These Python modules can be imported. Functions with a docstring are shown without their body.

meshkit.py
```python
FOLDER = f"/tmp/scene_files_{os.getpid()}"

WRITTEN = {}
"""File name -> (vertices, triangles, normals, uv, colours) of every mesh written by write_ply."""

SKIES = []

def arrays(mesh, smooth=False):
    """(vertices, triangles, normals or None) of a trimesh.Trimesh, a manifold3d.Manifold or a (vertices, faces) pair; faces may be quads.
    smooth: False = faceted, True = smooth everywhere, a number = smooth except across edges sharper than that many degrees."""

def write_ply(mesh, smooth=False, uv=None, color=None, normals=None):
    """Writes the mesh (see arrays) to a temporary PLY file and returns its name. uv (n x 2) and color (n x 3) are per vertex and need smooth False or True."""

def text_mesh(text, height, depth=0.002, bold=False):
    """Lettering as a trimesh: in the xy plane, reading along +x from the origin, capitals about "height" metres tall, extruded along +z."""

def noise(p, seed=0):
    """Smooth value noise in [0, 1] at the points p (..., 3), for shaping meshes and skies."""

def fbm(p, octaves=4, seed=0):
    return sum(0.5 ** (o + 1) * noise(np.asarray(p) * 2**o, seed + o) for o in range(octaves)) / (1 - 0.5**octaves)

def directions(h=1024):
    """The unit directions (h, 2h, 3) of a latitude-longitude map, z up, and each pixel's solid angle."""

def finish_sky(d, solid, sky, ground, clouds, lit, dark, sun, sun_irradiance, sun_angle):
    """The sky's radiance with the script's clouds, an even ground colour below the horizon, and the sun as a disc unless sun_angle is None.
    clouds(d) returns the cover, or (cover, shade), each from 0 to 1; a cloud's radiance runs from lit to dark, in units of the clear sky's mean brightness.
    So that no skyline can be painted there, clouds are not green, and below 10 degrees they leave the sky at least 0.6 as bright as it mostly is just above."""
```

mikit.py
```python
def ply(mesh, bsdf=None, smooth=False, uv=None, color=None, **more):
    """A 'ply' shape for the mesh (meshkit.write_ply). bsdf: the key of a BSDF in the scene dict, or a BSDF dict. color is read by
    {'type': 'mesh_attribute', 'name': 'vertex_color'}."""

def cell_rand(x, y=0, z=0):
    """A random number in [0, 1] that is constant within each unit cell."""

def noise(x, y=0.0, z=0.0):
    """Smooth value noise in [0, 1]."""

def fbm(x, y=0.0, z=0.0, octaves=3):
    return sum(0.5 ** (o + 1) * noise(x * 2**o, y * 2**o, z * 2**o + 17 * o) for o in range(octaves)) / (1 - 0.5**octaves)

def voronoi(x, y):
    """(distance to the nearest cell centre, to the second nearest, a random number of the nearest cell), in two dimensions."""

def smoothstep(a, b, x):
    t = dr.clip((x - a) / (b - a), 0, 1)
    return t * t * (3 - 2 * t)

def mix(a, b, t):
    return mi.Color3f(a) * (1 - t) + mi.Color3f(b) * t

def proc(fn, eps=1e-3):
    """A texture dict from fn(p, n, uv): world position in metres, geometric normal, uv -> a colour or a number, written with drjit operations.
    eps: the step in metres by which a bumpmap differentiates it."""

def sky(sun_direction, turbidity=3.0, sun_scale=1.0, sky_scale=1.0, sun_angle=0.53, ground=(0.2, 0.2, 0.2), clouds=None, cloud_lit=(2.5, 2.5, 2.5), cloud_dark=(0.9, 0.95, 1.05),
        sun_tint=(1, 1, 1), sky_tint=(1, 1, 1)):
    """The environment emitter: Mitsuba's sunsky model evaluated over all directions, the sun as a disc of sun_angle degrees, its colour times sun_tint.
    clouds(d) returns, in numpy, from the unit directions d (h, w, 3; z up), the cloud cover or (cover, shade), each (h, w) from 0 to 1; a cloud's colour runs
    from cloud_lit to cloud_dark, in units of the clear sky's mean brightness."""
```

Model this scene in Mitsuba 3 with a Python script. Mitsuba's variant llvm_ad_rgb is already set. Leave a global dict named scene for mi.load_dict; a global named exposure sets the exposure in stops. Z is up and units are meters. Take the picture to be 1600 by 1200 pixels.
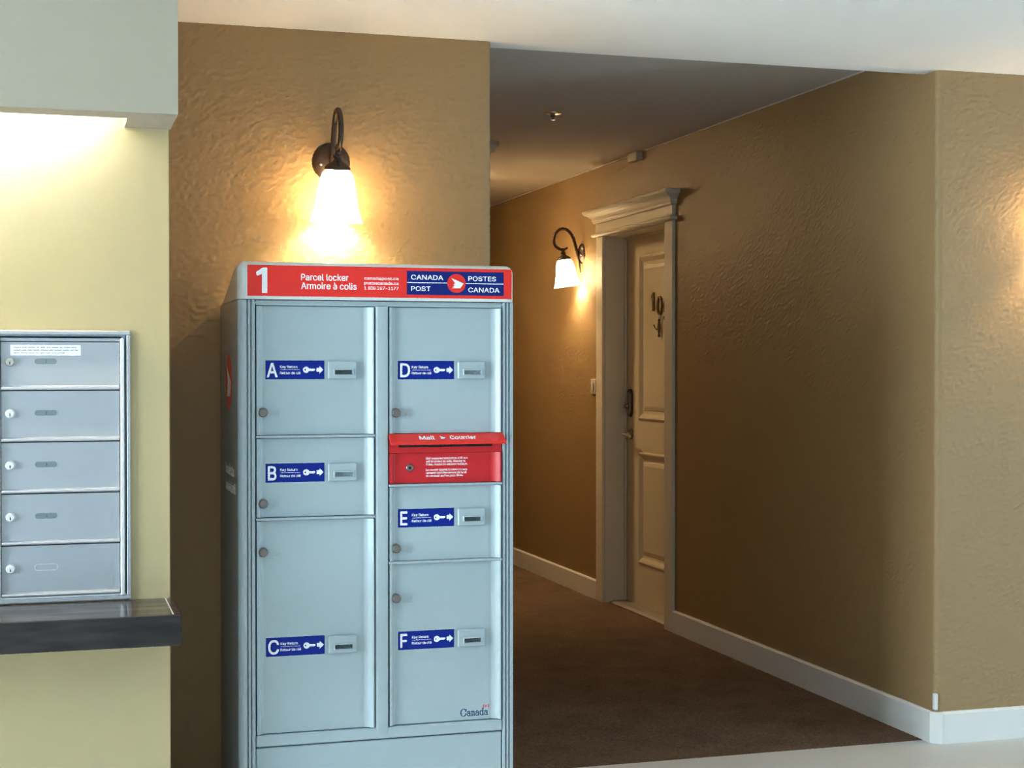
import math
import numpy as np
import trimesh
import manifold3d as m3
import shapely.geometry as sg
import shapely.ops as so
import drjit as dr
import mitsuba as mi
import mikit
import meshkit
from mikit import proc, noise, fbm, smoothstep, mix

T = mi.ScalarTransform4f
scene, labels = {}, {}

# ------------------------------------------------------------------ camera, exposure, light levels
YAW, PITCH, FOCAL = math.radians(16.74), math.atan(28 / 2400.0), 2400.0
FW = [math.sin(YAW) * math.cos(PITCH), math.cos(YAW) * math.cos(PITCH), -math.sin(PITCH)]
EYE = [0.0, 0.0, 1.32]
scene['camera'] = {
    'type': 'perspective', 'fov_axis': 'x', 'fov': math.degrees(2 * math.atan(800 / FOCAL)),
    'near_clip': 0.05, 'far_clip': 200.0,
    'to_world': T().look_at(origin=EYE, target=[EYE[i] + FW[i] for i in range(3)], up=[0, 0, 1]),
}
exposure = 0.0
UNSEEN_WINDOW_L = (31.5, 41.0, 45.5)      # unseen left window: panes glow in place of daylight
UNSEEN_RIGHT_WINDOW_L = (14.5, 19.8, 23.5)  # unseen right window: glowing panes light the ceiling and end wall
SHADE_L = (29.0, 19.8, 9.6)       # frosted sconce shade
BULB_L = (900.0, 655.0, 350.0)      # bulb inside it
TUBE_L = (660.0, 530.0, 330.0)      # fluorescent tube in the soffit
DOME_L = (128.0, 86.0, 41.0)      # corridor ceiling light


# ------------------------------------------------------------------ materials
def ts(b):
    return {'type': 'twosided', 'bsdf': b}


def plastic(c, alpha=0.2, ior=1.45):
    return {'type': 'roughplastic', 'distribution': 'ggx', 'alpha': alpha, 'int_ior': ior, 'nonlinear': False,
            'diffuse_reflectance': c if isinstance(c, dict) else {'type': 'rgb', 'value': list(c)}}


def diffuse(c):
    return {'type': 'diffuse', 'reflectance': c if isinstance(c, dict) else {'type': 'rgb', 'value': list(c)}}


def bumped(b, fn, scale, eps=1e-3):
    return {'type': 'bumpmap', 'arbitrary': proc(fn, eps), 'scale': scale, 'bsdf': b}


def ceiling_grain(p, n, uv):
    return fbm(p.x * 120, p.y * 120, p.z * 120, 2)


def carpet_colour(p, n, uv):
    a = noise(p.x * 230, p.y * 230, 0.0)
    b = fbm(p.x * 9, p.y * 9, 3.0, 3)
    return mix((0.075, 0.048, 0.034), (0.165, 0.112, 0.080), a) * (0.8 + 0.4 * b)


def carpet_bump(p, n, uv):
    return noise(p.x * 260, p.y * 260, 0.0)


def counter_colour(p, n, uv):
    a = fbm(p.x * 6 + 2 * fbm(p.x * 3, p.y * 9, p.z * 9), p.y * 30, p.z * 30, 3)
    return mix((0.008, 0.007, 0.009), (0.026, 0.022, 0.023), smoothstep(0.35, 0.75, a))


M = scene
M['tan_paint'] = ts(plastic((0.410, 0.266, 0.126), 0.30))
M['cream_paint'] = ts(plastic((0.61, 0.50, 0.28), 0.35))
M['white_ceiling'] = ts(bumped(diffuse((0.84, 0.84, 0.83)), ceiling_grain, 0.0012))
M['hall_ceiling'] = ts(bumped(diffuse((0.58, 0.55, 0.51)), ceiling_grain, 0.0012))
M['soffit_paint'] = ts(diffuse((0.36, 0.325, 0.265)))
M['room_paint'] = ts(diffuse((0.60, 0.60, 0.58)))
M['trim_paint'] = ts(plastic((0.82, 0.76, 0.64), 0.22))
M['base_paint'] = ts(plastic((0.86, 0.86, 0.85), 0.2))
M['door_paint'] = ts(plastic((0.82, 0.73, 0.54), 0.2))
M['carpet'] = ts(bumped(diffuse(proc(carpet_colour)), carpet_bump, 0.002))
M['pale_bounce_floor'] = ts(plastic((0.74, 0.75, 0.75), 0.2))  # unseen lobby floor, pale so it bounces light up to the ceiling
M['counter_finish'] = ts(plastic(proc(counter_colour), 0.04, 1.5))
M['locker_paint'] = ts(plastic((0.375, 0.462, 0.515), 0.11))
M['cap_plastic'] = ts(plastic((0.70, 0.74, 0.75), 0.16))
M['red_vinyl'] = ts(plastic((0.74, 0.028, 0.022), 0.03))
M['red_paint'] = ts(plastic((0.62, 0.014, 0.022), 0.18))
M['blue_vinyl'] = ts(plastic((0.002, 0.016, 0.22), 0.12, 1.3))
M['navy_vinyl'] = ts(plastic((0.003, 0.013, 0.15), 0.08, 1.35))
M['white_print'] = ts(diffuse((0.78, 0.80, 0.84)))
M['pale_print'] = ts(diffuse((0.70, 0.66, 0.66)))
M['navy_print'] = ts(diffuse((0.03, 0.06, 0.13)))
M['red_print'] = ts(diffuse((0.55, 0.10, 0.14)))
M['grey_print'] = ts(diffuse((0.33, 0.37, 0.42)))
M['dark_void'] = ts(diffuse((0.02, 0.022, 0.025)))
M['cabinet_grey'] = ts(diffuse((0.26, 0.32, 0.37)))
M['seam_grey'] = ts(diffuse((0.12, 0.15, 0.17)))
M['aluminium'] = ts({'type': 'principled', 'base_color': {'type': 'rgb', 'value': [0.41, 0.435, 0.485]}, 'metallic': 0.45, 'roughness': 0.38, 'specular': 0.5})
M['bright_aluminium'] = ts({'type': 'principled', 'base_color': {'type': 'rgb', 'value': [0.70, 0.74, 0.77]}, 'metallic': 0.35, 'roughness': 0.3, 'specular': 0.5})
M['tag_grey'] = ts(plastic((0.20, 0.26, 0.29), 0.25))
M['chrome'] = ts({'type': 'principled', 'base_color': {'type': 'rgb', 'value': [0.62, 0.60, 0.58]}, 'metallic': 0.9, 'roughness': 0.28})
M['dark_metal'] = ts({'type': 'principled', 'base_color': {'type': 'rgb', 'value': [0.24, 0.22, 0.21]}, 'metallic': 0.8, 'roughness': 0.35})
M['bronze'] = ts({'type': 'principled', 'base_color': {'type': 'rgb', 'value': [0.030, 0.018, 0.013]}, 'metallic': 0.3, 'roughness': 0.38, 'specular': 0.5})
M['brass_dark'] = ts({'type': 'principled', 'base_color': {'type': 'rgb', 'value': [0.13, 0.085, 0.04]}, 'metallic': 0.6, 'roughness': 0.4})
M['white_plastic'] = ts(plastic((0.72, 0.69, 0.62), 0.25))
M['threshold_metal'] = ts({'type': 'principled', 'base_color': {'type': 'rgb', 'value': [0.28, 0.26, 0.22]}, 'metallic': 0.3, 'roughness': 0.45})
M['frosted_glass'] = ts(diffuse((0.8, 0.78, 0.72)))
M['window_frame'] = ts(plastic((0.35, 0.33, 0.30), 0.3))


# ------------------------------------------------------------------ helpers
def key_for(name, parent=None):
    k = f'{parent}__{name}' if parent else name
    if k not in scene and not any(x.startswith(k + '__') for x in scene) and k not in labels:
        return k
    i = 1
    while f'{k}_{i:03d}' in scene or any(x.startswith(f'{k}_{i:03d}__') for x in scene) or f'{k}_{i:03d}' in labels:
        i += 1
    return f'{k}_{i:03d}'


def thing(name, label, cat, group=None):
    k = key_for(name)
    labels[k] = {'label': label, 'category': cat}
    if group:
        labels[k]['group'] = group
    return k


def struct(name):
    labels[name] = {'kind': 'structure'}
    return name


def obj(name, mesh, bsdf, parent=None, smooth=False, label=None, kind=None, **more):
    k = name if parent is None and labels.get(name, {}).get('kind') == 'structure' else key_for(name, parent)
    scene[k] = mikit.ply(mesh, bsdf, smooth, **more)
    if label:
        labels.setdefault(k, {})['label'] = label
    if kind:
        labels.setdefault(k, {})['kind'] = kind
    return k


def cat(*ms):
    return trimesh.util.concatenate([m for m in ms])


def bx(x0, x1, y0, y1, z0, z1, c=0.0):
    """A box; c chamfers all its edges."""
    if c <= 0:
        m = trimesh.creation.box([x1 - x0, y1 - y0, z1 - z0])
        m.apply_translation([(x0 + x1) / 2, (y0 + y1) / 2, (z0 + z1) / 2])
        return m
    pts = []
    for a, sx in ((x0, 1), (x1, -1)):
        for b, sy in ((y0, 1), (y1, -1)):
            for d, sz in ((z0, 1), (z1, -1)):
                pts += [(a, b + sy * c, d + sz * c), (a + sx * c, b, d + sz * c), (a + sx * c, b + sy * c, d)]
    return trimesh.convex.convex_hull(np.array(pts))


def man(mesh):
    return m3.Manifold(m3.Mesh(np.asarray(mesh.vertices, np.float32), np.asarray(mesh.faces, np.uint32)))


def tri(mf):
    m = mf.to_mesh()
    return trimesh.Trimesh(np.array(m.vert_properties[:, :3]), np.array(m.tri_verts), process=False)


def minus(a, *bs):
    a = man(a)
    for b in bs:
        a = a - man(b)
    return tri(a)


def prism(poly, z0, z1):
    """Footprint polygon in plan, from z0 up to z1."""
    poly = poly if hasattr(poly, 'exterior') else sg.Polygon(poly)
    m = trimesh.creation.extrude_polygon(poly, z1 - z0, engine='earcut')
    m.apply_translation([0, 0, z0])
    return m


def face_plate(poly, y, t):
    """Flat shape drawn in X and Z, standing at depth y and t thick towards the camera side (-Y)."""
    geoms = getattr(poly, 'geoms', [poly])
    out = []
    for g in geoms:
        m = trimesh.creation.extrude_polygon(g, t, engine='earcut')
        v = m.vertices.copy()
        m.vertices = np.stack([v[:, 0], y - v[:, 2], v[:, 1]], 1)
        out.append(m)
    return cat(*out)


def text_flat(s, h, bold=False, width=None, depth=0.0006):
    m = meshkit.text_mesh(s, h, depth, bold)
    if width:
        x0, x1 = m.bounds[0][0], m.bounds[1][0]
        m.vertices[:, 0] = (m.vertices[:, 0] - x0) * width / (x1 - x0)
    return m


def text_front(s, x, z, h, y, bold=False, width=None, depth=0.0006):
    """Lettering facing -Y, left end x, baseline z."""
    m = text_flat(s, h, bold, width, depth)
    v = m.vertices.copy()
    m.vertices = np.stack([x + v[:, 0], y - v[:, 2], z + v[:, 1]], 1)
    return m


def revolve(profile, sections=48):
    return trimesh.creation.revolve(np.array(profile, float), sections=sections)


def tube(points, radii, sides=12):
    p = np.asarray(points, float)
    r = np.broadcast_to(np.asarray(radii, float), (len(p),))
    t = np.gradient(p, axis=0)
    t /= np.linalg.norm(t, axis=1, keepdims=True)
    n0 = np.cross(t[0], [0.31, 0.12, 0.94])
    n = [n0 / np.linalg.norm(n0)]
    for i in range(1, len(p)):
        a = n[-1] - t[i] * (n[-1] @ t[i])
        n.append(a / np.linalg.norm(a))
    n = np.array(n)
    b = np.cross(t, n)
    ang = np.arange(sides) * 2 * np.pi / sides
    v = p[:, None] + r[:, None, None] * (np.cos(ang)[None, :, None] * n[:, None] + np.sin(ang)[None, :, None] * b[:, None])
    f = []
    for i in range(len(p) - 1):
        for j in range(sides):
            k = (j + 1) % sides
            f += [[i * sides + j, (i + 1) * sides + k, i * sides + k], [i * sides + j, (i + 1) * sides + j, (i + 1) * sides + k]]
    v = v.reshape(-1, 3)
    c0, c1 = len(v), len(v) + 1
    v = np.vstack([v, p[:1], p[-1:]])
    for j in range(sides):
        k = (j + 1) % sides
        f += [[c0, j, k], [c1, (len(p) - 1) * sides + k, (len(p) - 1) * sides + j]]
    m = trimesh.Trimesh(v, np.array(f), process=False)
    m.fix_normals()
    return m


def spline(pts, n=60):
    from scipy.interpolate import CubicSpline
    pts = np.asarray(pts, float)
    d = np.r_[0, np.cumsum(np.linalg.norm(np.diff(pts, axis=0), axis=1))]
    return CubicSpline(d, pts)(np.linspace(0, d[-1], n))


def loft(rings):
    """Closed rings with the same count of points, joined in order and capped at both ends."""
    rings = [np.asarray(r, float) for r in rings]
    n = len(rings[0])
    v = np.vstack(rings)
    f = []
    for i in range(len(rings) - 1):
        for j in range(n):
            k = (j + 1) % n
            f += [[i * n + j, i * n + k, (i + 1) * n + k], [i * n + j, (i + 1) * n + k, (i + 1) * n + j]]
    for j in range(1, n - 1):
        f.append([0, j + 1, j])
        e = (len(rings) - 1) * n
        f.append([e, e + j, e + j + 1])
    m = trimesh.Trimesh(v, np.array(f), process=False)
    m.fix_normals()
    return m


def cyl_y(x, z, y0, y1, r, n=32):
    m = trimesh.creation.cylinder(r, abs(y1 - y0), sections=n)
    m.apply_transform(trimesh.transformations.rotation_matrix(math.pi / 2, [1, 0, 0]))
    m.apply_translation([x, (y0 + y1) / 2, z])
    return m


def rounded_corner(cx, cy, ax, ay, r, n=8):
    """Arc replacing the corner (cx, cy); ax, ay are the directions (+1/-1) from the corner into the wall along x and y. From the y side to the x side."""
    ox, oy = cx + ax * r, cy + ay * r
    return [(ox - ax * r * math.cos(t), oy - ay * r * math.sin(t)) for t in np.linspace(0, math.pi / 2, n)]


# ------------------------------------------------------------------ the setting
XL, XR, YF, YB = -5.0, 6.0, -2.7, 13.0
WX, WY = 2.96, 4.70                # corridor's right wall plane, lobby's end wall plane
BBH0 = 0.105
LX = 1.344                         # corridor's left wall plane
CEIL, HALL = 2.35, 2.44

struct('floor')
obj('floor', bx(XL - 0.2, XR + 0.2, YF - 0.2, 4.76, -0.1, 0.0), 'pale_bounce_floor')
struct('floor_corridor')
obj('floor_corridor', bx(LX - 0.1, WX + 0.3, 4.7605, YB + 0.1, -0.1, 0.001), 'carpet')
struct('ceiling')
obj('ceiling', cat(bx(XL - 0.2, XR + 0.2, YF - 0.2, 4.79, CEIL, 2.62)), 'white_ceiling')
struct('ceiling_corridor')
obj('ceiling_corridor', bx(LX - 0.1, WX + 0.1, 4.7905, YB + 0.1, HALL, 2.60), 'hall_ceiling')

struct('wall_back')
arc = rounded_corner(LX, WY, -1, 1, 0.018)[::-1]
obj('wall_back', prism([(XL, WY)] + arc + [(LX, YB), (LX - 0.13, YB), (LX - 0.13, WY + 0.13), (XL, WY + 0.13)], 0.0, HALL), 'tan_paint', smooth=35)
struct('wall_right')
arc = rounded_corner(WX, WY, 1, 1, 0.020)
foot = [(WX, YB)] + arc + [(XR, WY), (XR, WY + 0.17), (WX + 0.17, WY + 0.17), (WX + 0.17, YB)]
D0, D1, DH = 7.125, 8.055, 2.05    # rough opening of the door
obj('wall_right', minus(prism(foot, 0.0, HALL), bx(WX - 0.2, WX + 0.5, D0, D1, -0.1, DH)), 'tan_paint', smooth=35)
obj('corner_patch', bx(2.953, 2.966, 4.694, 4.712, 0.119, 0.176, 0.002), 'base_paint', 'wall_right', label='small white chip at the foot of the wall corner')


def plaster(name, path, normals, z0, z1, dz, amp=0.0017):
    """The knock-down plaster coat of a wall: a fine relief that follows the wall's plan outline."""
    path, normals = np.asarray(path, float), np.asarray(normals, float)
    zs = np.linspace(z0, z1, int(round((z1 - z0) / dz)) + 1)
    p = np.zeros((len(path), len(zs), 3))
    p[..., :2], p[..., 2] = path[:, None], zs[None]
    q = p * [1.0, 1.0, 1.15]
    a = 0.62 * meshkit.noise(q * 88, 3) + 0.38 * meshkit.noise(q * 176, 8)
    b = meshkit.noise(q * 17, 5)
    t = np.clip((a - 0.36) / 0.34, 0, 1)
    h = 0.0004 + amp * (0.55 + 0.6 * b) * t * t * (3 - 2 * t)
    p[..., :2] += normals[:, None] * h[..., None]
    n, m = len(path), len(zs)
    i, j = np.meshgrid(np.arange(n - 1), np.arange(m - 1), indexing='ij')
    k = i * m + j
    f = np.stack([k, k + m, k + m + 1, k + 1], -1).reshape(-1, 4)
    me = trimesh.Trimesh(p.reshape(-1, 3), np.vstack([f[:, :3], f[:, [0, 2, 3]]]), process=False)
    e = np.cross(path[1] - path[0], [0, 1])
    if (path[1] - path[0])[0] * normals[0][1] - (path[1] - path[0])[1] * normals[0][0] > 0:
        me = trimesh.Trimesh(me.vertices, me.faces[:, ::-1], process=False)
    obj('plaster_coat', me, 'tan_paint', name, smooth=True)


def arc_path(cx, cy, sx, sy, r, n=9):
    t = np.linspace(0, math.pi / 2, n)
    nr = np.stack([sx * np.sin(t), sy * np.cos(t)], 1)
    return np.array([cx, cy]) + r * nr, nr


def run(a, b, step0, step1=None):
    L, out, x = abs(b - a), [], 0.0
    step1 = step1 or step0
    while x < L:
        out.append(x)
        x += step0 + (step1 - step0) * x / L
    return a + np.sign(b - a) * np.array(out)


xs = run(0.301, LX - 0.018, 0.004)
ap, an = arc_path(LX - 0.018, WY + 0.018, 1, -1, 0.018)
ys_ = run(WY + 0.018, 4.90, 0.02)
plaster('wall_back', np.vstack([np.stack([xs, xs * 0 + WY], 1), ap, np.stack([ys_ * 0 + LX, ys_], 1)]), np.vstack([np.tile([0, -1], (len(xs), 1)), an, np.tile([1, 0], (len(ys_), 1))]), 0.35, CEIL, 0.0042)
ya = run(7.034, WY + 0.020, 0.009, 0.0045)
ap, an = arc_path(WX + 0.020, WY + 0.020, -1, -1, 0.020)
ap, an = ap[::-1], an[::-1]
xb = np.r_[run(WX + 0.020, 3.36, 0.0045), run(3.36, 4.4, 0.02)]
plaster('wall_right', np.vstack([np.stack([ya * 0 + WX, ya], 1), ap, np.stack([xb, xb * 0 + WY], 1)]), np.vstack([np.tile([-1, 0], (len(ya), 1)), an, np.tile([0, -1], (len(xb), 1))]), BBH0, CEIL, 0.0048)
yl = run(7.034, 4.79, 0.009, 0.0055)
plaster('wall_right', np.stack([yl * 0 + WX, yl], 1), np.tile([-1, 0], (len(yl), 1)), CEIL + 0.0005, HALL, 0.006)
yd = run(8.146, 7.034, 0.0095)
plaster('wall_right', np.stack([yd * 0 + WX, yd], 1), np.tile([-1, 0], (len(yd), 1)), 2.06, HALL, 0.006)
yf = run(11.2, 8.140, 0.014, 0.0095)
plaster('wall_right', np.stack([yf * 0 + WX, yf], 1), np.tile([-1, 0], (len(yf), 1)), BBH0, HALL, 0.006)
struct('wall_end')
obj('wall_end', bx(LX - 0.13, WX + 0.17, YB, YB + 0.12, 0, HALL), 'tan_paint')

# the cream wall that holds the mailboxes, standing in front of the end wall
CX, CY = 0.300, 4.10
struct('wall_left')
obj('wall_left', minus(bx(XL, CX - 0.002, CY, WY, 0, CEIL), bx(-0.452, 0.190, CY - 0.1, CY + 0.42, 0.724, 1.406)), 'cream_paint')
obj('unseen_return_face', bx(CX - 0.002, CX, CY + 0.001, WY, 0, CEIL), 'tan_paint', 'wall_left')  # out of view; tan to keep the strip beside the locker dark
struct('trim_soffit')
sof = minus(bx(XL, 0.303, 3.85, CY, 1.937, CEIL), bx(XL + 0.1, 0.186, 3.945, CY + 0.05, 1.90, 2.14))
obj('trim_soffit', sof, 'soffit_paint')

# far walls of the lobby, with unseen windows whose panes glow like daylight
def unseen_window_wall(name, axis, at, lo, hi, t, opening, light):
    """A wall across axis 0 (x = at) or 1 (y = at), with one opening (a0, a1, z0, z1)."""
    a0, a1, z0, z1 = opening
    def b(p0, p1, q0, q1, u0=0.0, u1=t):
        s = (min(at + u0, at + u1), max(at + u0, at + u1))
        return bx(*s, p0, p1, q0, q1) if axis == 0 else bx(p0, p1, *s, q0, q1)
    struct(name)
    obj(name, minus(b(lo, hi, 0, CEIL), b(a0, a1, z0, z1, -0.6, 0.6)), 'room_paint')
    w = struct('window_%d' % (1 + sum(k.startswith('window_') and '__' not in k for k in labels)))  # window out of view; its panes are the light, no sky behind
    n = max(2, round((a1 - a0) / 1.1))
    fr = [b(a0, a1, z0, z0 + 0.06, 0.02 * np.sign(t), 0.09 * np.sign(t)), b(a0, a1, z1 - 0.06, z1, 0.02 * np.sign(t), 0.09 * np.sign(t))]
    obj('sill_frame', cat(*fr), 'window_frame', w)
    for i in range(n + 1):
        c = a0 + 0.03 + (a1 - a0 - 0.06) * i / n
        obj('mullion', b(c - 0.03, c + 0.03, z0 + 0.06, z1 - 0.06, 0.02 * np.sign(t), 0.09 * np.sign(t)), 'window_frame', w)
    for i in range(n):
        c0 = a0 + 0.06 + (a1 - a0 - 0.06) * i / n
        c1 = a0 + (a1 - a0 - 0.06) * (i + 1) / n
        v = [(c0, z0 + 0.06), (c1, z0 + 0.06), (c1, z1 - 0.06), (c0, z1 - 0.06)]
        u = at + 0.055 * np.sign(t)
        v = [(u, p, q) for p, q in v] if axis == 0 else [(p, u, q) for p, q in v]
        m = trimesh.Trimesh(np.array(v), [[0, 1, 2], [0, 2, 3]], process=False)
        m = trimesh.Trimesh(m.vertices, m.faces if m.face_normals[0][axis] * t < 0 else m.faces[:, ::-1], process=False)
        k = obj('glowing_pane', m, 'frosted_glass', w)
        scene[k]['emitter'] = {'type': 'area', 'radiance': {'type': 'rgb', 'value': list(light)}}


unseen_window_wall('wall_unseen_window', 0, XL, YF, CY, -0.2, (1.0, 2.7, 0.12, 2.25), UNSEEN_WINDOW_L)
struct('wall_front')
obj('wall_front', bx(XL, XR, YF - 0.2, YF, 0, CEIL), 'room_paint')
unseen_window_wall('wall_far_right', 0, XR, YF, WY + 0.17, 0.2, (1.4, 2.2, 0.12, 2.25), UNSEEN_RIGHT_WINDOW_L)

# white caulk line between corridor wall and ceiling
struct('trim_1')
obj('trim_1', bx(WX - 0.005, WX, 5.2, YB, HALL - 0.005, HALL), 'base_paint')

# baseboards: corridor in two runs, the corner piece and the lobby run
BBH, BBT = 0.112, 0.014
def board(y0, y1, m0=0):
    pr = [(0, 0), (-BBT, 0), (-BBT, BBH - 0.008), (-BBT + 0.006, BBH), (0, BBH)]
    return loft([[(WX + u, y, z) for u, z in pr] for y in (y0, y1)])


struct('baseboard_right')
obj('baseboard_right', board(4.722, 7.034), 'base_paint')
struct('baseboard_far')
obj('baseboard_far', board(8.142, YB), 'base_paint')
struct('baseboard_corner')
cp = [(WX - BBT, 4.7215), (WX - BBT, 4.716), (WX + 0.016, WY - BBT), (WX + 0.0215, WY - BBT), (WX + 0.0215, WY), (WX + 0.006, WY + 0.006), (WX, 4.7215)]
obj('baseboard_corner', prism(cp, 0, BBH - 0.001), 'base_paint')
struct('baseboard_lobby')
pr = [(0, 0), (-BBT, 0), (-BBT, BBH - 0.008), (-BBT + 0.006, BBH), (0, BBH)]
obj('baseboard_lobby', loft([[(x, WY + u, z) for u, z in pr] for x in (WX + 0.022, XR)]), 'base_paint')
struct('baseboard_back')
obj('baseboard_back', loft([[(LX + BBT - (BBT + u), y, z) if False else (LX - u, y, z) for u, z in pr] for y in (4.74, YB)]), 'base_paint')

# ------------------------------------------------------------------ apartment door in the corridor wall
door = struct('door_1')
FX = 3.088                                     # face of the door leaf
O0, O1, OH = 7.143, 8.036, 2.034               # clear opening
leaf = bx(FX, FX + 0.042, O0 + 0.004, O1 - 0.004, 0.012, OH - 0.003)
panels = [(7.335, 7.848, 1.026, 1.922), (7.335, 7.848, 0.240, 0.853)]
obj('leaf', minus(leaf, *[bx(FX - 0.1, FX + 0.016, a + 0.006, b - 0.006, c + 0.006, d - 0.006) for a, b, c, d in panels]), 'door_paint', door)
prof = [(0.0, 0.0), (0.003, 0.007), (0.010, 0.010), (0.018, 0.007), (0.036, -0.008), (0.046, -0.010), (0.052, -0.010), (0.056, -0.006), (0.075, -0.001)]
for a, b, c, d in panels:
    rings = [[(FX - h, a + i, c + i), (FX - h, b - i, c + i), (FX - h, b - i, d - i), (FX - h, a + i, d - i)] for i, h in prof]
    rings = [[(FX + 0.0165, y, z) for _, y, z in rings[0]]] + rings
    obj('panel', loft(rings), 'door_paint', door)
# jamb lining and stops
jx0, jx1 = WX - 0.002, WX + 0.168
for y0, y1 in ((D0, O0), (O1, D1)):
    obj('jamb', bx(jx0, jx1, y0, y1, 0, DH), 'trim_paint', door)
obj('head_jamb', bx(jx0, jx1, O0, O1, OH, DH), 'trim_paint', door)
for y0, y1 in ((O0, O0 + 0.012), (O1 - 0.012, O1)):
    obj('stop', bx(FX - 0.018, FX - 0.003, y0, y1, 0.0, OH, 0.002), 'trim_paint', door)
obj('head_stop', bx(FX - 0.018, FX - 0.003, O0 + 0.012, O1 - 0.012, OH - 0.012, OH, 0.002), 'trim_paint', door)
# casings and the entablature over them
CT = 0.018
for y0, y1 in ((7.036, 7.139), (8.040, 8.142)):
    obj('casing', bx(WX - CT, WX, y0, y1, 0, 2.042, 0.003), 'trim_paint', door)
lev = [(2.042, 0.0), (2.0425, 0.016), (2.047, 0.022), (2.053, 0.024), (2.059, 0.022), (2.0635, 0.016), (2.064, 0.002),
       (2.116, 0.002), (2.1165, 0.010), (2.122, 0.014), (2.128, 0.014), (2.132, 0.018), (2.140, 0.020), (2.150, 0.027), (2.158, 0.037),
       (2.164, 0.049), (2.168, 0.056), (2.172, 0.057), (2.174, 0.061), (2.186, 0.063), (2.189, 0.060)]
rings = [[(WX, 7.036 - o, z), (WX, 8.142 + o, z), (WX - CT - o, 8.142 + o, z), (WX - CT - o, 7.036 - o, z)] for z, o in lev]
obj('header', loft(rings), 'trim_paint', door)
obj('threshold', loft([[(2.985, y, 0.0), (2.985, y, 0.006), (3.005, y, 0.014), (3.09, y, 0.014), (3.09, y, 0.0)] for y in (O0, O1)]), 'threshold_metal', door, label='low metal door sill')
# deadbolt escutcheon, lever handle
lk = face_plate(sg.LineString([(0, 1.068), (0, 1.164)]).buffer(0.029), 0, 0.012)
def to_door(m, y, x=FX):
    """From a mesh drawn facing -Y at depth 0 to the door leaf facing -X; its x runs towards -Y."""
    v = m.vertices.copy()
    m.vertices = np.stack([x + v[:, 1], y - v[:, 0], v[:, 2]], 1)
    m.fix_normals()
    return m


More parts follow.
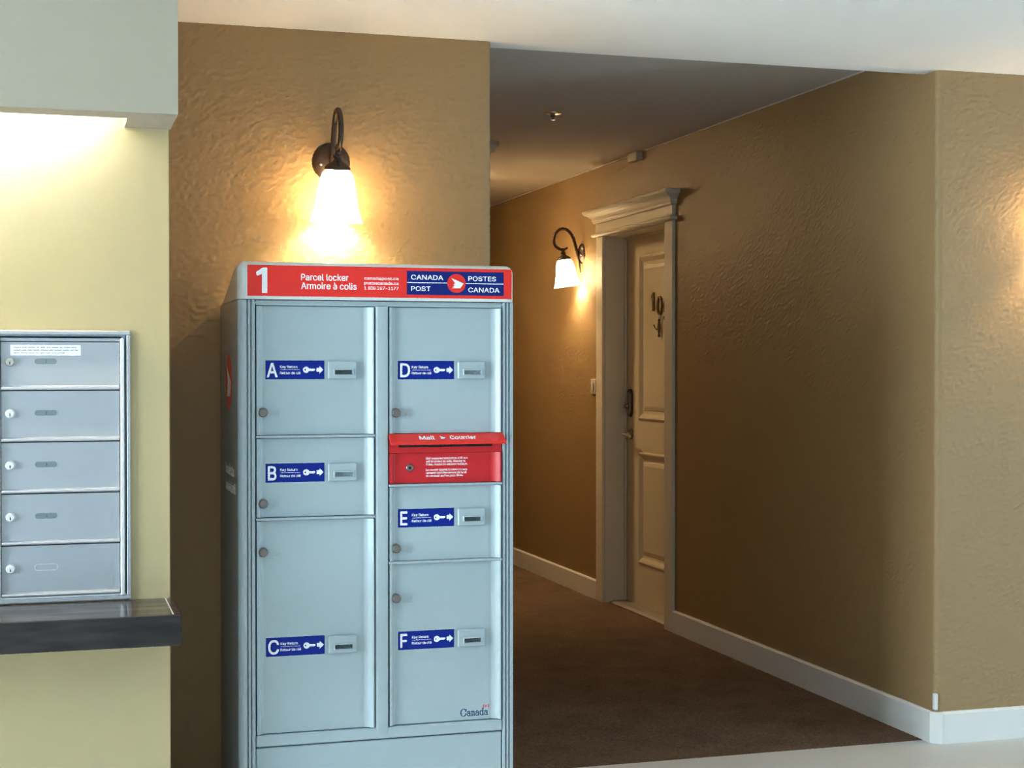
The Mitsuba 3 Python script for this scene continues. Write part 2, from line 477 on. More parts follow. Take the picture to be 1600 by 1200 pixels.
obj('deadbolt_plate', to_door(lk, 7.972), 'bronze', door)
obj('deadbolt_face', to_door(face_plate(sg.LineString([(0, 1.075), (0, 1.157)]).buffer(0.020), -0.012, 0.006), 7.966), 'dark_metal', door)
kb = revolve([(0.0, 0.026), (0.009, 0.026), (0.0125, 0.022), (0.0135, 0.010), (0.0135, 0.0), (0, 0)], 24)
kb.apply_transform(trimesh.transformations.rotation_matrix(-math.pi / 2, [0, 1, 0]))
kb.apply_translation([FX - 0.011, 7.985, 1.098])
obj('deadbolt_turn', kb, 'dark_metal', door, smooth=40)
ro = revolve([(0.0, 0.012), (0.020, 0.012), (0.029, 0.007), (0.030, 0.0), (0, 0)], 32)
ro.apply_transform(trimesh.transformations.rotation_matrix(-math.pi / 2, [0, 1, 0]))
ro.apply_translation([FX, 7.965, 0.945])
obj('handle_rose', ro, 'dark_metal', door, smooth=40)
lv = tube(spline([(FX - 0.010, 7.965, 0.945), (FX - 0.030, 7.965, 0.945), (FX - 0.052, 7.958, 0.944), (FX - 0.058, 7.930, 0.942), (FX - 0.056, 7.885, 0.938), (FX - 0.052, 7.855, 0.936)], 30), np.linspace(0.010, 0.0075, 30), 12)
obj('lever_handle', lv, 'chrome', door, smooth=40)
# number 109 climbing down the upper panel, and the small hanging ornament under the 0
def oval(cx, cz, rx, rz, t):
    o = [(math.cos(a), math.sin(a)) for a in np.linspace(0, 2 * math.pi, 40)[:-1]]
    return sg.Polygon([(cx + rx * a, cz + rz * b) for a, b in o]).difference(sg.Polygon([(cx + (rx - t) * a, cz + (rz - 0.8 * t) * b) for a, b in o]))


digits = [(sg.Polygon([(-0.008, 0), (0.008, 0), (0.008, 0.100), (-0.004, 0.100), (-0.024, 0.078), (-0.020, 0.070), (-0.009, 0.078)]), 7.634, 1.614),
          (oval(0, 0.050, 0.036, 0.050, 0.012), 7.547, 1.590),
          (so.unary_union([oval(0, 0.068, 0.034, 0.032, 0.013), sg.Polygon([(0.021, 0.068), (0.034, 0.068), (0.030, 0.036), (0.014, 0.008), (-0.012, 0.0), (-0.034, 0.008), (-0.030, 0.020), (-0.010, 0.013), (0.008, 0.020), (0.018, 0.040)])]), 7.456, 1.562)]
for g, y, z in digits:
    m = face_plate(g, 0, 0.009)
    m.apply_translation([0, 0, z])
    obj('number', to_door(m, y), 'brass_dark', door)
rp = [(FX - 0.006, 7.540 + 0.010 * math.cos(t), 1.579 + 0.010 * math.sin(t)) for t in np.linspace(0, 2 * math.pi, 24)]
obj('ornament_ring', tube(rp, 0.003, 8), 'white_plastic', door, smooth=40)
st = revolve([(0, -0.100), (0.006, -0.098), (0.008, -0.088), (0.003, -0.080), (0.0075, -0.070), (0.009, -0.045), (0.006, -0.015), (0.007, -0.005), (0.0, 0.0)], 16)
st.apply_translation([FX - 0.010, 7.540, 1.572])
hk = tube(spline([(FX - 0.010, 7.540, 1.512), (FX - 0.014, 7.566, 1.516), (FX - 0.014, 7.590, 1.526), (FX - 0.014, 7.602, 1.540)], 16), np.linspace(0.005, 0.003, 16), 8)
obj('ornament', cat(st, hk), 'brass_dark', door, smooth=40)

# ------------------------------------------------------------------ wall sconces
def sconce(at, out, label, zoff=0.0, lit=True):
    """at: centre of the plate on the wall; out: unit direction away from the wall."""
    k = thing('wall_sconce', label, 'wall lamp', 'bronze wall sconces with bell shades')
    ox, oy = out
    # local (u away from the wall, s sideways, z) -> world
    def W(m):
        v = m.vertices.copy()
        m.vertices = np.stack([at[0] + v[:, 0] * ox - v[:, 1] * oy, at[1] + v[:, 0] * oy + v[:, 1] * ox, at[2] + v[:, 2]], 1)
        m.fix_normals()
        return m
    pl = revolve([(0, 0.020), (0.022, 0.0195), (0.040, 0.016), (0.052, 0.009), (0.058, 0.003), (0.060, 0.0), (0, 0)], 40)
    pl.apply_transform(trimesh.transformations.rotation_matrix(math.pi / 2, [0, 1, 0]))
    obj('backplate', W(pl), 'bronze', k, smooth=40)
    sc = []
    for s in (-1, 1):
        b = trimesh.creation.icosphere(2, 0.005)
        b.apply_translation([0.018, s * 0.034, -0.010])
        sc.append(W(b))
    obj('screw', sc[0], 'chrome', k, smooth=True)
    obj('screw', sc[1], 'chrome', k, smooth=True)
    pts = [(0.010, -0.112), (0.017, -0.062), (0.026, -0.010), (0.040, 0.046), (0.064, 0.108), (0.108, 0.142), (0.152, 0.126), (0.172, 0.080), (0.163, 0.042), (0.136, 0.024), (0.106, 0.024), (0.090, 0.033)]
    c = spline([(u, 0, z) for u, z in pts], 90)
    r = np.interp(np.linspace(0, 1, 90), [0, 0.12, 0.3, 0.9, 1.0], [0.004, 0.0075, 0.0085, 0.0080, 0.006])
    obj('arm', W(tube(c, r, 12)), 'bronze', k, smooth=50)
    R = trimesh.transformations.rotation_matrix(math.radians(8), [0, 1, 0])
    P = np.array([0.117, 0.0, 0.016])
    def hang(m):
        m.apply_transform(R)
        m.apply_translation(P)
        return W(m)
    cap = revolve([(0, -0.052), (0.040, -0.052), (0.039, -0.046), (0.030, -0.037), (0.016, -0.029), (0.011, -0.022), (0.014, -0.017), (0.014, -0.011), (0.009, -0.006), (0.008, 0.006), (0, 0.006)], 40)
    obj('cap', hang(cap), 'bronze', k, smooth=40)
    zb = -0.211
    outer = [(0.081, 0.000), (0.0765, 0.009), (0.072, 0.021), (0.067, 0.040), (0.063, 0.062), (0.0595, 0.085), (0.0565, 0.105), (0.0525, 0.126), (0.0475, 0.142), (0.041, 0.153), (0.034, 0.158)]
    inner = [(a - 0.0035, b - (0.0035 if i > 7 else 0)) for i, (a, b) in enumerate(outer)]
    inner[0] = (0.079, 0.000)
    prof = [(0.0, 0.158)] + outer[::-1] + inner + [(0.0, 0.1545)]
    sh = revolve([(a, b + zb) for a, b in prof], 64)
    sh = hang(sh)
    kk = obj('shade', sh, 'frosted_glass', k, smooth=40, label='white frosted bell glass shade')
    scene[kk]['emitter'] = {'type': 'area', 'radiance': {'type': 'rgb', 'value': list(SHADE_L)}}
    bl = trimesh.creation.icosphere(2, 0.023)
    bl.apply_translation([0, 0, zb + 0.080])
    kk = obj('bulb', hang(bl), 'frosted_glass', k, smooth=True)
    scene[kk]['emitter'] = {'type': 'area', 'radiance': {'type': 'rgb', 'value': list(BULB_L)}}
    return k


sconce((0.831, WY, 1.948), (0, -1), 'lit bell shade lamp on dark curled arm above the parcel locker')
sconce((WX, 8.43, 1.972), (-1, 0), 'lit bell shade lamp on dark curled arm beside the apartment door')
sconce((3.47, WY, 1.948), (0, -1), 'lit bell shade lamp on the right wall just outside the frame')

# corridor ceiling light, hidden from the photograph's place by the wall corner
cl = thing('ceiling_light', 'round flush glass ceiling light glowing in the corridor behind the wall corner', 'ceiling light')
b = revolve([(0, 0.0), (0.150, 0.0), (0.150, -0.018), (0.0, -0.018)], 48)
b.apply_translation([2.13, 8.75, HALL])
obj('base', b, 'white_plastic', cl, smooth=30)
dm = revolve([(0, -0.019), (0.140, -0.019), (0.138, -0.040), (0.122, -0.070), (0.090, -0.093), (0.045, -0.105), (0.0, -0.108)], 48)
dm.apply_translation([2.13, 8.75, HALL])
dm.fix_normals()
kk = obj('dome', dm, 'frosted_glass', cl, smooth=40)
scene[kk]['emitter'] = {'type': 'area', 'radiance': {'type': 'rgb', 'value': list(DOME_L)}}

# fluorescent tube in the soffit slot
ft = thing('fluorescent_tube', 'glowing fluorescent tube in the soffit slot above the mailboxes', 'tube light')
tb = trimesh.creation.cylinder(0.013, 2.2, sections=20)
tb.apply_transform(trimesh.transformations.rotation_matrix(math.pi / 2, [0, 1, 0]))
tb.apply_translation([-1.0, 4.02, 2.045])
kk = obj('tube', tb, 'frosted_glass', ft, smooth=40)
scene[kk]['emitter'] = {'type': 'area', 'radiance': {'type': 'rgb', 'value': list(TUBE_L)}}
obj('batten', bx(-2.15, 0.15, 3.99, 4.05, 2.085, 2.139, 0.004), 'white_plastic', ft)
for x in (-2.118, 0.118):
    obj('end_cap', bx(x - 0.016, x + 0.016, 4.000, 4.040, 2.025, 2.085, 0.003), 'white_plastic', ft)

# ------------------------------------------------------------------ shelf under the mailboxes
shf = thing('shelf', 'thick dark polished shelf under the silver mailboxes', 'shelf')
obj('slab', bx(-2.4, 0.306, 3.815, CY, 0.638, 0.714, 0.0025), 'counter_finish', shf)
obj('edge_band', bx(0.285, 0.2875, 3.822, CY - 0.002, 0.7138, 0.7146), 'grey_print', shf)

# ------------------------------------------------------------------ silver mailbox bank
mb = thing('mailbox_bank', 'silver aluminium bank of apartment mailboxes set in the cream wall', 'mailbox')
Z0, P = 0.733, 0.1315                              # lowest door's bottom edge, pitch
ys = CY - 0.004
obj('cabinet', minus(bx(-0.450, 0.188, CY + 0.004, CY + 0.40, 0.726, 1.404), bx(-0.44, 0.178, CY - 0.1, CY + 0.10, 0.735, 1.396)), 'cabinet_grey', mb)
for n, (a, b, c, d) in dict(top=(-0.462, 0.199, 1.400, 1.411), bottom=(-0.462, 0.199, 0.7165, 0.7265)).items():
    obj('frame_rail', bx(a, b, CY - 0.012, CY + 0.004, c, d, 0.002), 'aluminium', mb)
for x0, x1 in ((0.1895, 0.199), (-0.462, -0.4525)):
    obj('frame_stile', bx(x0, x1, CY - 0.012, CY + 0.004, 0.7265, 1.400, 0.002), 'aluminium', mb)
for x0, x1 in ((0.1735, 0.1835), (-0.131, -0.121), (-0.446, -0.436)):
    obj('stile', bx(x0, x1, CY - 0.014, CY + 0.004, 0.7275, 1.392, 0.0025), 'bright_aluminium', mb)
for col, (x0, x1) in enumerate(((-0.1205, 0.173), (-0.4355, -0.1315))):
    obj('top_rail', bx(x0, x1, CY - 0.006, CY + 0.004, 1.3835, 1.392, 0.0015), 'aluminium', mb)
    for i in range(5):
        z = Z0 + P * i
        top = z + P - 0.0018
        if i == 4:
            top = 1.382
        d = key_for('door', mb)
        # door leaf: leans out a little at its bottom edge, which ends in a rolled lip
        pr = [(0.0, top), (-0.003, top - 0.001), (-0.003, z + 0.012), (-0.006, z + 0.010), (-0.0125, z + 0.008), (-0.0135, z + 0.004), (-0.012, z + 0.001), (0.0, z)]
        obj('leaf', loft([[(x, CY + u, q) for u, q in pr] for x in (x0 + 0.0015, x1 - 0.0015)]), 'aluminium', d)
        labels[d] = {'label': 'silver mailbox door with lock and number window'}
        lx, lz = x0 + 0.023, z + 0.0715
        lo = revolve([(0, 0.011), (0.0085, 0.011), (0.0105, 0.009), (0.012, 0.003), (0.0125, 0.0), (0, 0)], 28)
        lo.apply_transform(trimesh.transformations.rotation_matrix(math.pi / 2, [1, 0, 0]))
        lo.apply_translation([lx, CY - 0.003, lz])
        obj('lock', lo, 'chrome' if i == 4 else 'bright_aluminium', d, smooth=40)
        obj('keyhole', bx(lx - 0.0012, lx + 0.0012, CY - 0.0146, CY - 0.0138, lz - 0.006, lz + 0.001), 'dark_void', d)
        cxs = x0 + 0.110
        pill = sg.LineString([(cxs - 0.020, lz + 0.0015), (cxs + 0.020, lz + 0.0015)])
        if not (i == 0 and col == 0):
            obj('number_window', face_plate(pill.buffer(0.0072), CY - 0.003, 0.0008), 'tag_grey', d)
            num = str(5 - i + 5 * col)
            m = text_front(num, cxs - 0.002, lz - 0.002, 0.0065, CY - 0.0038, depth=0.0003)
            obj('number', m, 'navy_print', d)
            obj('window_rim', face_plate(pill.buffer(0.0084).difference(pill.buffer(0.0072)), CY - 0.003, 0.0014), 'aluminium', d)
        else:
            obj('window_rim', face_plate(pill.buffer(0.0086).difference(pill.buffer(0.0072)), CY - 0.003, 0.0016), 'bright_aluminium', d)
        if i == 4 and col == 0:
            obj('notice_sticker', bx(-0.096, 0.076, CY - 0.0040, CY - 0.003, 1.347, 1.374), 'white_print', d, label='white paper notice strip with small print')
            rows, rng = [], np.random.default_rng(4)
            for r, (w, zz) in enumerate(((0.157, 1.3675), (0.157, 1.3605), (0.128, 1.3535))):
                x = -0.088
                while x < -0.088 + w - 0.004:
                    l = min(rng.uniform(0.006, 0.018), -0.088 + w - x)
                    rows.append(bx(x, x + l, CY - 0.0044, CY - 0.0040, zz - 0.0013, zz + 0.0013))
                    x += l + 0.0025
            obj('notice_print', cat(*rows), 'grey_print', d)
obj('bottom_lip', bx(-0.4505, 0.1885, CY - 0.009, CY + 0.004, 0.7268, 0.7322, 0.0015), 'bright_aluminium', mb)

# ------------------------------------------------------------------ parcel locker
pk = thing('parcel_locker', 'pale grey steel parcel locker with red header and lettered doors', 'parcel locker')
LX0, LX1, LF, LB = 0.4925, 1.2805, 4.240, 4.690
RB = LF + 0.022                                    # bed that the doors lie on
left = rounded_corner(LX0, LF, 1, 1, 0.017, 10)
front = [(0.5155, LF), (0.5160, LF + 0.009), (0.5195, LF + 0.009), (0.520, LF - 0.001), (0.5255, LF - 0.001), (0.526, LF + 0.008), (0.529, LF + 0.008), (0.5295, LF - 0.002),
         (0.5365, LF - 0.002), (0.5385, LF), (0.5390, RB), (1.2460, RB), (1.2465, LF), (1.248, LF - 0.002), (1.2545, LF - 0.002), (1.255, LF + 0.008), (1.2580, LF + 0.008), (1.2585, LF - 0.001),
         (1.2640, LF - 0.001), (1.2645, LF + 0.009), (1.2680, LF + 0.009), (1.2685, LF)]
right = rounded_corner(LX1, LF, -1, 1, 0.006, 6)[::-1]
obj('body', prism(left + front + right + [(LX1, LB), (LX0, LB)], 0.03, 1.502), 'locker_paint', pk, smooth=28)
obj('plinth', bx(LX0 + 0.03, LX1 - 0.03, LF + 0.05, LB - 0.02, 0.0, 0.03), 'seam_grey', pk)
# sloping cap
sph = m3.Manifold.sphere(1.0, 40)
def ball(x, y, z, r):
    return sph.scale([r, r, r]).translate([x, y, z])


r = 0.022
pts = []
for x in (LX0 + r - 0.001, LX1 - r + 0.001):
    rr = r if x < 1 else r
    pts += [ball(x, LF - 0.004 + r, 1.480, rr), ball(x, LF - 0.004 + r, 1.608 - r, rr), ball(x, 4.33, 1.604 - r, rr), ball(x, LB - r, 1.507 - r, rr), ball(x, LB - r, 1.46, rr)]
hull = m3.Manifold.batch_hull(pts)
cap = hull - man(bx(0, 2, 3, 6, 1.0, 1.5035))
obj('header_cap', tri(cap), 'cap_plastic', pk, smooth=35, label='sloping white-grey top cap')
SY = LF - 0.0042
obj('header_sign', bx(0.518, 1.2725, SY - 0.0010, SY + 0.001, 1.5125, 1.5975), 'red_vinyl', pk, label='glossy red sign strip with white lettering and postal emblem')
sg_y = SY - 0.0010
one = sg.Polygon([(0.572, 1.5905), (0.572, 1.5205), (0.5575, 1.5205), (0.5575, 1.573), (0.5445, 1.567), (0.5410, 1.5775), (0.5600, 1.5905)])
obj('header_number', face_plate(one, sg_y, 0.0006), 'white_print', pk, label='large white 1 on the red sign')
obj('header_title', text_front('Parcel locker', 0.665, 1.5575, 0.0175, sg_y, True, 0.133), 'white_print', pk)
obj('header_title', text_front('Armoire à colis', 0.665, 1.5335, 0.0175, sg_y, True, 0.156), 'white_print', pk)
for t, z, h in (('canadapost.ca', 1.5620, 0.0080), ('postescanada.ca', 1.5485, 0.0080), ('1 800 267-1177', 1.5340, 0.0088)):
    obj('header_contact', text_front(t, 0.842, z, h, sg_y, True, 0.098), 'white_print', pk)
obj('emblem_panel', bx(0.9645, 1.2485, sg_y - 0.0007, sg_y, 1.5215, 1.5885), 'navy_vinyl', pk, label='dark blue emblem panel at the right of the sign')
e_y = sg_y - 0.0007
def wing(cx, cz, s):
    p = sg.Polygon([(-.56, .56), (.78, .0), (.40, -.50), (-.53, -.50), (-.18, -.34), (-.44, -.33), (-.12, -.17), (-.36, -.15), (-.16, .02), (-.30, .20)])
    return sg.Polygon([(cx + x * s, cz + y * s) for x, y in p.exterior.coords])


disc = sg.Point(1.1085, 1.555).buffer(0.0272, 32)
obj('emblem_disc', face_plate(disc, e_y, 0.0010), 'red_vinyl', pk)
EL = [text_front('CANADA', 0.976, 1.5645, 0.0128, e_y, True, 0.094), text_front('POST', 0.976, 1.5325, 0.0128, e_y, True, 0.057),
      text_front('POSTES', 1.143, 1.5630, 0.0128, e_y, True, 0.083), text_front('CANADA', 1.143, 1.5310, 0.0128, e_y, True, 0.093),
      bx(0.9650, 1.0813, e_y - 0.0006, e_y, 1.5545, 1.5568), bx(1.1357, 1.2480, e_y - 0.0006, e_y, 1.5540, 1.5563),
      face_plate(wing(1.1085, 1.555, 0.0272), e_y - 0.0010, 0.0006)]
obj('emblem_lettering', cat(*EL), 'white_print', pk, label='white words, line and wing of the postal emblem')

# frame pieces on the front
obj('frame_rail', bx(0.5405, 1.2445, LF - 0.001, RB, 1.4870, 1.5015, 0.002), 'locker_paint', pk)
obj('frame_rail', bx(0.5300, 1.2545, LF - 0.0045, LF - 0.0022, 1.4930, 1.4965, 0.0008), 'locker_paint', pk)
obj('centre_post', loft([[(x, y, z) for x, y in [(0.8740, RB), (0.8740, LF), (0.8775, LF - 0.004), (0.8830, LF - 0.0052), (0.9050, LF - 0.0052), (0.9090, LF - 0.004), (0.9115, LF), (0.9115, RB)]] for z in (0.285, 1.487)]), 'locker_paint', pk, smooth=40)
obj('frame_rail', bx(0.5405, 1.2445, LF - 0.003, RB, 0.2700, 0.3020, 0.003), 'locker_paint', pk)
obj('kick_panel', bx(0.5405, 1.2445, LF + 0.002, RB, 0.050, 0.2660, 0.003), 'locker_paint', pk)


def pan(x0, x1, z0, z1):
    """A door leaf: shallow pan with a rolled-down left edge and a broad rising fillet at the right."""
    s = lambda t: t * t * (3 - 2 * t)
    top = [(x0, LF + 0.006), (x0 + 0.0008, LF - 0.0015), (x0 + 0.0065, LF - 0.0015)]
    top += [(x0 + 0.0065 + 0.013 * t, LF - 0.0015 + 0.0115 * s(t)) for t in np.linspace(0.1, 1, 8)]
    top += [(x1 - 0.031 + 0.025 * t, LF + 0.010 - 0.016 * (t ** 1.7)) for t in np.linspace(0, 1, 14)]
    top += [(x1 - 0.004, LF - 0.0062), (x1 - 0.002, LF - 0.005), (x1 - 0.0012, LF + 0.001)]
    pr = top + [(x1 - 0.0012, RB), (x0, RB)]
    m = prism(sg.Polygon(pr), z0, z1)
    return m


FLAT = LF + 0.010


def key_slot(x, z):
    p = bx(x, x + 0.081, FLAT - 0.0115, FLAT, z, z + 0.051, 0.003)
    p = minus(p, bx(x + 0.0185, x + 0.0685, FLAT - 0.02, FLAT - 0.003, z + 0.0135, z + 0.0255))
    rim = minus(bx(x + 0.0145, x + 0.0725, FLAT - 0.0150, FLAT - 0.0100, z + 0.0110, z + 0.0300, 0.0015), bx(x + 0.0185, x + 0.0685, FLAT - 0.03, FLAT, z + 0.0135, z + 0.0255))
    return cat(p, rim), bx(x + 0.0180, x + 0.0690, FLAT - 0.0030, FLAT - 0.0022, z + 0.0130, z + 0.0260)


def key_label(letter, x, z, y):
    w = {'A': 0.030, 'B': 0.024, 'C': 0.030, 'D': 0.029, 'E': 0.021, 'F': 0.020}[letter]
    out = [text_front(letter, x + (0.0035 if letter == 'A' else 0.006), z + 0.0070, 0.0375, y, True, w),
           text_front('Key Return', x + 0.0400, z + 0.0310, 0.0072, y, True, 0.048),
           text_front('Retour de clé', x + 0.0400, z + 0.0140, 0.0072, y, True, 0.057),
           bx(x + 0.0410, x + 0.0960, y - 0.0005, y, z + 0.0258, z + 0.0268)]
    kx, kz = x + 0.1125, z + 0.0262
    ky = so.unary_union([sg.Point(kx, kz).buffer(0.0088), sg.box(kx, kz - 0.0034, kx + 0.0225, kz + 0.0034), sg.Point(kx + 0.0225, kz + 0.0006).buffer(0.0028)])
    ky = ky.difference(sg.Point(kx - 0.0028, kz).buffer(0.0023))
    ax = x + 0.1415
    ar = sg.Polygon([(ax, kz + 0.0055), (ax + 0.008, kz + 0.0055), (ax + 0.008, kz + 0.0108), (ax + 0.0195, kz), (ax + 0.008, kz - 0.0108), (ax + 0.008, kz - 0.0055), (ax, kz - 0.0055)])
    out += [face_plate(ky, y, 0.0006), face_plate(ar, y, 0.0006)]
    return cat(*out)


doors = [('A', 0, 1.1300, 1.4850, 1.2835, 1.192), ('B', 0, 0.9030, 1.1195, 0.9985, 0.941), ('C', 0, 0.3040, 0.8920, 0.5165, 0.807),
         ('D', 1, 1.1300, 1.4850, 1.2825, 1.188), ('E', 1, 0.7690, 0.9780, 0.8630, 0.805), ('F', 1, 0.3040, 0.7600, 0.5155, 0.664)]
for letter, col, z0, z1, lz, kz in doors:
    d = key_for('door', pk)
    x0, x1 = ((0.5420, 0.8725), (0.9140, 1.2435))[col]
    dx = 0.0 if col == 0 else 0.3730
    obj('leaf', pan(x0, x1, z0, z1), 'locker_paint', d, smooth=32)
    labels[d] = {'label': f'grey locker door with the letter {letter}'}
    lx = 0.5685 + dx
    obj('key_label', bx(lx, lx + 0.1635, FLAT - 0.0008, FLAT, lz, lz + 0.052), 'blue_vinyl', d, label='blue key return label')
    obj('label_lettering', key_label(letter, lx, lz, FLAT - 0.0008), 'white_print', d, label='white letter, words, key and arrow')
    p, v = key_slot(lx + 0.1725, lz)
    obj('key_slot', p, 'locker_paint', d, label='raised key return slot')
    obj('slot_opening', v, 'dark_void', d)
    kx = (0.5605, 0.9340)[col]
    lo = revolve([(0, 0.0215), (0.0098, 0.0215), (0.0118, 0.0195), (0.0132, 0.012), (0.0134, 0.0), (0, 0)], 32)
    lo.apply_transform(trimesh.transformations.rotation_matrix(math.pi / 2, [1, 0, 0]))
    lo.apply_translation([kx, FLAT + 0.002, kz])
    obj('lock', lo, 'dark_metal', d, smooth=35, label='round metal cam lock')
    ex = kx + 0.019
    em = [text_front(letter, ex + 0.010, kz - 0.0085, 0.017, FLAT, False, depth=0.0009), bx(ex + 0.0275, ex + 0.0290, FLAT - 0.001, FLAT, kz - 0.0135, kz + 0.0135),
          bx(ex + 0.006, ex + 0.0290, FLAT - 0.001, FLAT, kz - 0.0150, kz - 0.0135)]
    obj('embossed_letter', cat(*em), 'locker_paint', d)
for a, b, z in ((0.5405, 0.8735, 1.1215), (0.5405, 0.8735, 0.8940), (0.9118, 1.2445, 0.9795), (0.9118, 1.2445, 0.7610)):
    obj('divider_rail', bx(a, b, LF - 0.0075, RB, z, z + 0.0072, 0.002), 'locker_paint', pk)

# red mail chute in the right column
h = key_for('mail_chute', pk)
x0, x1 = 0.9135, 1.2435
obj('chute_door', pan(x0, x1, 0.9880, 1.0735), 'red_paint', h, smooth=32)
obj('throat', bx(x0, x1, LF + 0.0005, RB, 1.0745, 1.1285), 'red_paint', h)
obj('slot_opening', bx(x0 + 0.028, x1 - 0.028, LF - 0.0006, LF + 0.0005, 1.0905, 1.1000), 'dark_void', h)
fl = [(0.0, 1.1275), (0.0, 1.1225), (-0.036, 1.1035), (-0.036, 1.0985), (-0.041, 1.0990), (-0.0415, 1.1040), (-0.038, 1.1075), (-0.003, 1.1285)]
obj('flap', loft([[(x, LF + u, z) for u, z in fl] for x in (0.9115, 1.2465)]), 'red_vinyl', h)
labels[h] = {'label': 'red mail drop with sloping flap and white print'}
def on_flap(m):
    """From flat lettering (x, y up the slope, z out) to the flap's sloping upper face."""
    v = m.vertices.copy()
    a = np.array([0, -0.038, 1.1075]); b = np.array([0, -0.003, 1.1285])
    e = (b - a) / np.linalg.norm(b - a)
    nrm = np.array([0, -e[2], e[1]])
    m.vertices = np.array([0, LF, 0]) + np.stack([v[:, 0], 0 * v[:, 0], 0 * v[:, 0]], 1) + a + v[:, 1:2] * e + v[:, 2:3] * nrm
    return m


fm = text_flat('Mail', 0.0175, True, 0.044); fm.apply_translation([0.996, 0.011, 0])
fc = text_flat('Courrier', 0.0175, True, 0.077); fc.apply_translation([1.085, 0.011, 0])
fd = trimesh.creation.extrude_polygon(wing(1.0625, 0.020, 0.0125), 0.0006, engine='earcut')
obj('flap_lettering', on_flap(cat(fm, fc, fd)), 'white_print', h)
lines = ['Mail deposited here before 6:00 a.m.', 'will be picked up daily, Monday to', 'Friday, except for statutory holidays.', 'Le courrier déposé ici avant 6 h sera', 'ramassé quotidiennement du lundi', 'au vendredi sauf les jours fériés.']
wid = [0.124, 0.116, 0.122, 0.121, 0.119, 0.109]
tm = [text_front(s, 1.023, z, 0.0062, FLAT, True, w, 0.0005) for s, z, w in zip(lines, (1.0545, 1.0460, 1.0375, 1.0220, 1.0135, 1.0050), wid)]
obj('notice_lettering', cat(*tm), 'white_print', h)
lo = revolve([(0, 0.006), (0.0085, 0.006), (0.0105, 0.004), (0.011, 0.0), (0, 0)], 28)
lo.apply_transform(trimesh.transformations.rotation_matrix(math.pi / 2, [1, 0, 0]))
lo.apply_translation([0.975, FLAT, 1.032])
obj('lock', lo, 'dark_metal', h, smooth=35)
obj('keyhole', cyl_y(0.975, 1.032, FLAT - 0.0068, FLAT - 0.0058, 0.004, 16), 'dark_void', h)


# the small wordmark with a flag at the foot of door F, serif letters drawn as outlines
def glyph(ch):
    ring = lambda cx, cy, rx, ry, tx, ty: sg.Polygon([(cx + rx * math.cos(t), cy + ry * math.sin(t)) for t in np.linspace(0, 2 * math.pi, 40)[:-1]]).difference(
        sg.Polygon([(cx + (rx - tx) * math.cos(t), cy + (ry - ty) * math.sin(t)) for t in np.linspace(0, 2 * math.pi, 40)[:-1]]))
    if ch == 'C':
        return so.unary_union([ring(.45, .5, .45, .52, .13, .05).difference(sg.Polygon([(.5, .5), (1.2, .78), (1.2, .18)])), sg.box(.80, .66, .86, .98)]), .95
    if ch == 'a':
        return so.unary_union([ring(.24, .20, .24, .21, .10, .05), sg.box(.36, .0, .48, .50), sg.box(.36, 0, .58, .05), ring(.26, .44, .22, .24, .12, .06).intersection(sg.box(0, .46, .6, .8))]), .62
    if ch == 'n':
        return so.unary_union([sg.box(.06, 0, .18, .66), sg.box(0, .61, .1, .66), sg.box(0, 0, .24, .05), sg.box(.38, 0, .50, .46), sg.box(.32, 0, .58, .05), ring(.30, .44, .20, .24, .12, .08).intersection(sg.box(0, .44, .6, .8))]), .64
    return so.unary_union([ring(.26, .33, .26, .35, .11, .05), sg.box(.42, 0, .54, 1.0), sg.box(.34, .95, .5, 1.0), sg.box(.42, 0, .62, .05)]), .66


x, out = 0.0, []
for ch in 'Canada':
    g, w = glyph(ch)
    out.append(sg.MultiPolygon([sg.Polygon([(x + a, b) for a, b in p.exterior.coords], [[(x + a, b) for a, b in i.coords] for i in p.interiors]) for p in getattr(g, 'geoms', [g])]))
    x += w
wm = so.unary_union(out).buffer(0.022)
s = 0.083 / x
wm = sg.MultiPolygon([sg.Polygon([(1.124 + a * s, 0.3150 + b * s * 1.05) for a, b in p.exterior.coords], [[(1.124 + a * s, 0.3150 + b * s * 1.05) for a, b in i.coords] for i in p.interiors]) for p in getattr(wm, 'geoms', [wm])])
fk = next(k for k, v in labels.items() if v.get('label', '').endswith('letter F'))
obj('wordmark', face_plate(wm, FLAT, 0.0005), 'navy_print', fk, label='small dark wordmark with a red flag')
obj('wordmark_flag', cat(bx(1.1910, 1.1945, FLAT - 0.0005, FLAT, 0.3362, 0.3455), bx(1.2050, 1.2085, FLAT - 0.0005, FLAT, 0.3362, 0.3455),
                         face_plate(sg.Polygon([(1.1997, .3450), (1.2012, .3420), (1.2030, .3415), (1.2016, .3385), (1.1999, .3385), (1.1999, .3366), (1.1995, .3366), (1.1995, .3385), (1.1978, .3385), (1.1964, .3415), (1.1982, .3420)]), FLAT, 0.0005)), 'red_print', fk)

# red emblem and words on the locker's left side
sd = face_plate(sg.Point(0, 1.273).buffer(0.080, 40), 0, 0.0008)
def to_side(m, y):
    v = m.vertices.copy()
    m.vertices = np.stack([LX0 + v[:, 1], y - v[:, 0], v[:, 2]], 1)
    m.fix_normals()
    return m


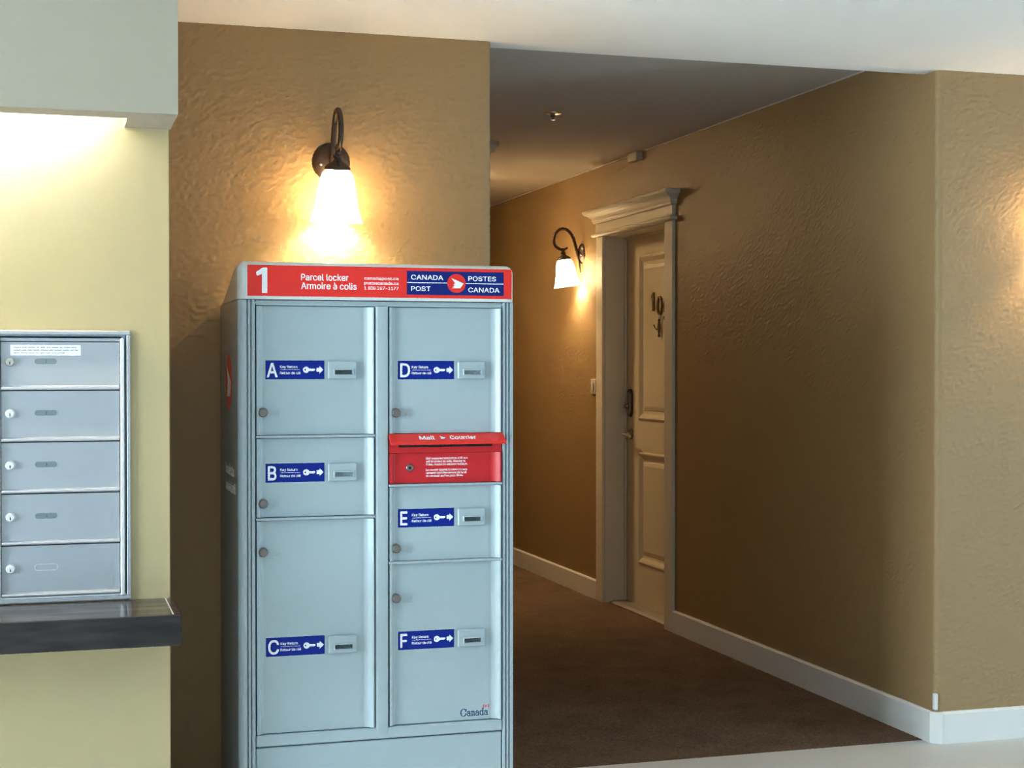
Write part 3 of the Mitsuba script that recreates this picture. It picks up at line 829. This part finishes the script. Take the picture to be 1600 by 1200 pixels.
obj('side_emblem', to_side(sd, 4.465), 'red_vinyl', pk, label='large red emblem disc on the side')
obj('side_emblem_wing', to_side(face_plate(wing(0.0, 1.273, 0.080), -0.0008, 0.0006), 4.465), 'white_print', pk)
tl = cat(text_front('Parcel locker', -0.13, 1.010, 0.028, 0, True, 0.215), text_front('Armoire à colis', -0.13, 0.962, 0.028, 0, True, 0.250))
obj('side_lettering', to_side(tl, 4.42), 'pale_print', pk)

# ------------------------------------------------------------------ small fittings
bell = thing('doorbell', 'small white push button plate on the tan wall left of the door trim', 'doorbell')
obj('plate', bx(WX - 0.012, WX, 8.168, 8.246, 1.160, 1.246, 0.003), 'white_plastic', bell)
obj('button', bx(WX - 0.018, WX - 0.012, 8.190, 8.224, 1.180, 1.226, 0.002), 'white_plastic', bell)
jb = thing('sensor_box', 'small white box on the corridor wall just under the ceiling', 'sensor')
obj('case', bx(WX - 0.038, WX, 7.475, 7.600, 2.392, 2.438, 0.003), 'white_plastic', jb)
sp = thing('sprinkler_head', 'small sprinkler head on the corridor ceiling', 'sprinkler')
ps = (2.135, 6.47)
def up(m):
    m.apply_translation([ps[0], ps[1], HALL])
    return m


obj('escutcheon', up(revolve([(0, 0), (0.040, 0), (0.038, -0.004), (0.022, -0.008), (0.0, -0.008)], 32)), 'chrome', sp, smooth=40)
obj('stem', up(revolve([(0, -0.006), (0.010, -0.006), (0.010, -0.018), (0.005, -0.020), (0.003, -0.031), (0, -0.031)], 20)), 'dark_metal', sp, smooth=40)
obj('deflector', up(revolve([(0, -0.030), (0.010, -0.030), (0.011, -0.032), (0.0, -0.033)], 24)), 'chrome', sp, smooth=40)
sm = thing('smoke_detector', 'dark smoke detector on the corridor ceiling partly hidden by the wall corner', 'smoke detector')
ps = (2.095, 7.40)
obj('base', up(revolve([(0, 0), (0.062, 0), (0.062, -0.016), (0.058, -0.024), (0, -0.024)], 40)), 'white_plastic', sm, smooth=40)
obj('chamber', up(revolve([(0, -0.024), (0.050, -0.024), (0.040, -0.050), (0.030, -0.052), (0, -0.052)], 40)), 'white_plastic', sm, smooth=40)
obj('sensor_tip', up(revolve([(0, -0.052), (0.020, -0.052), (0.018, -0.070), (0, -0.072)], 24)), 'dark_metal', sm, smooth=40)
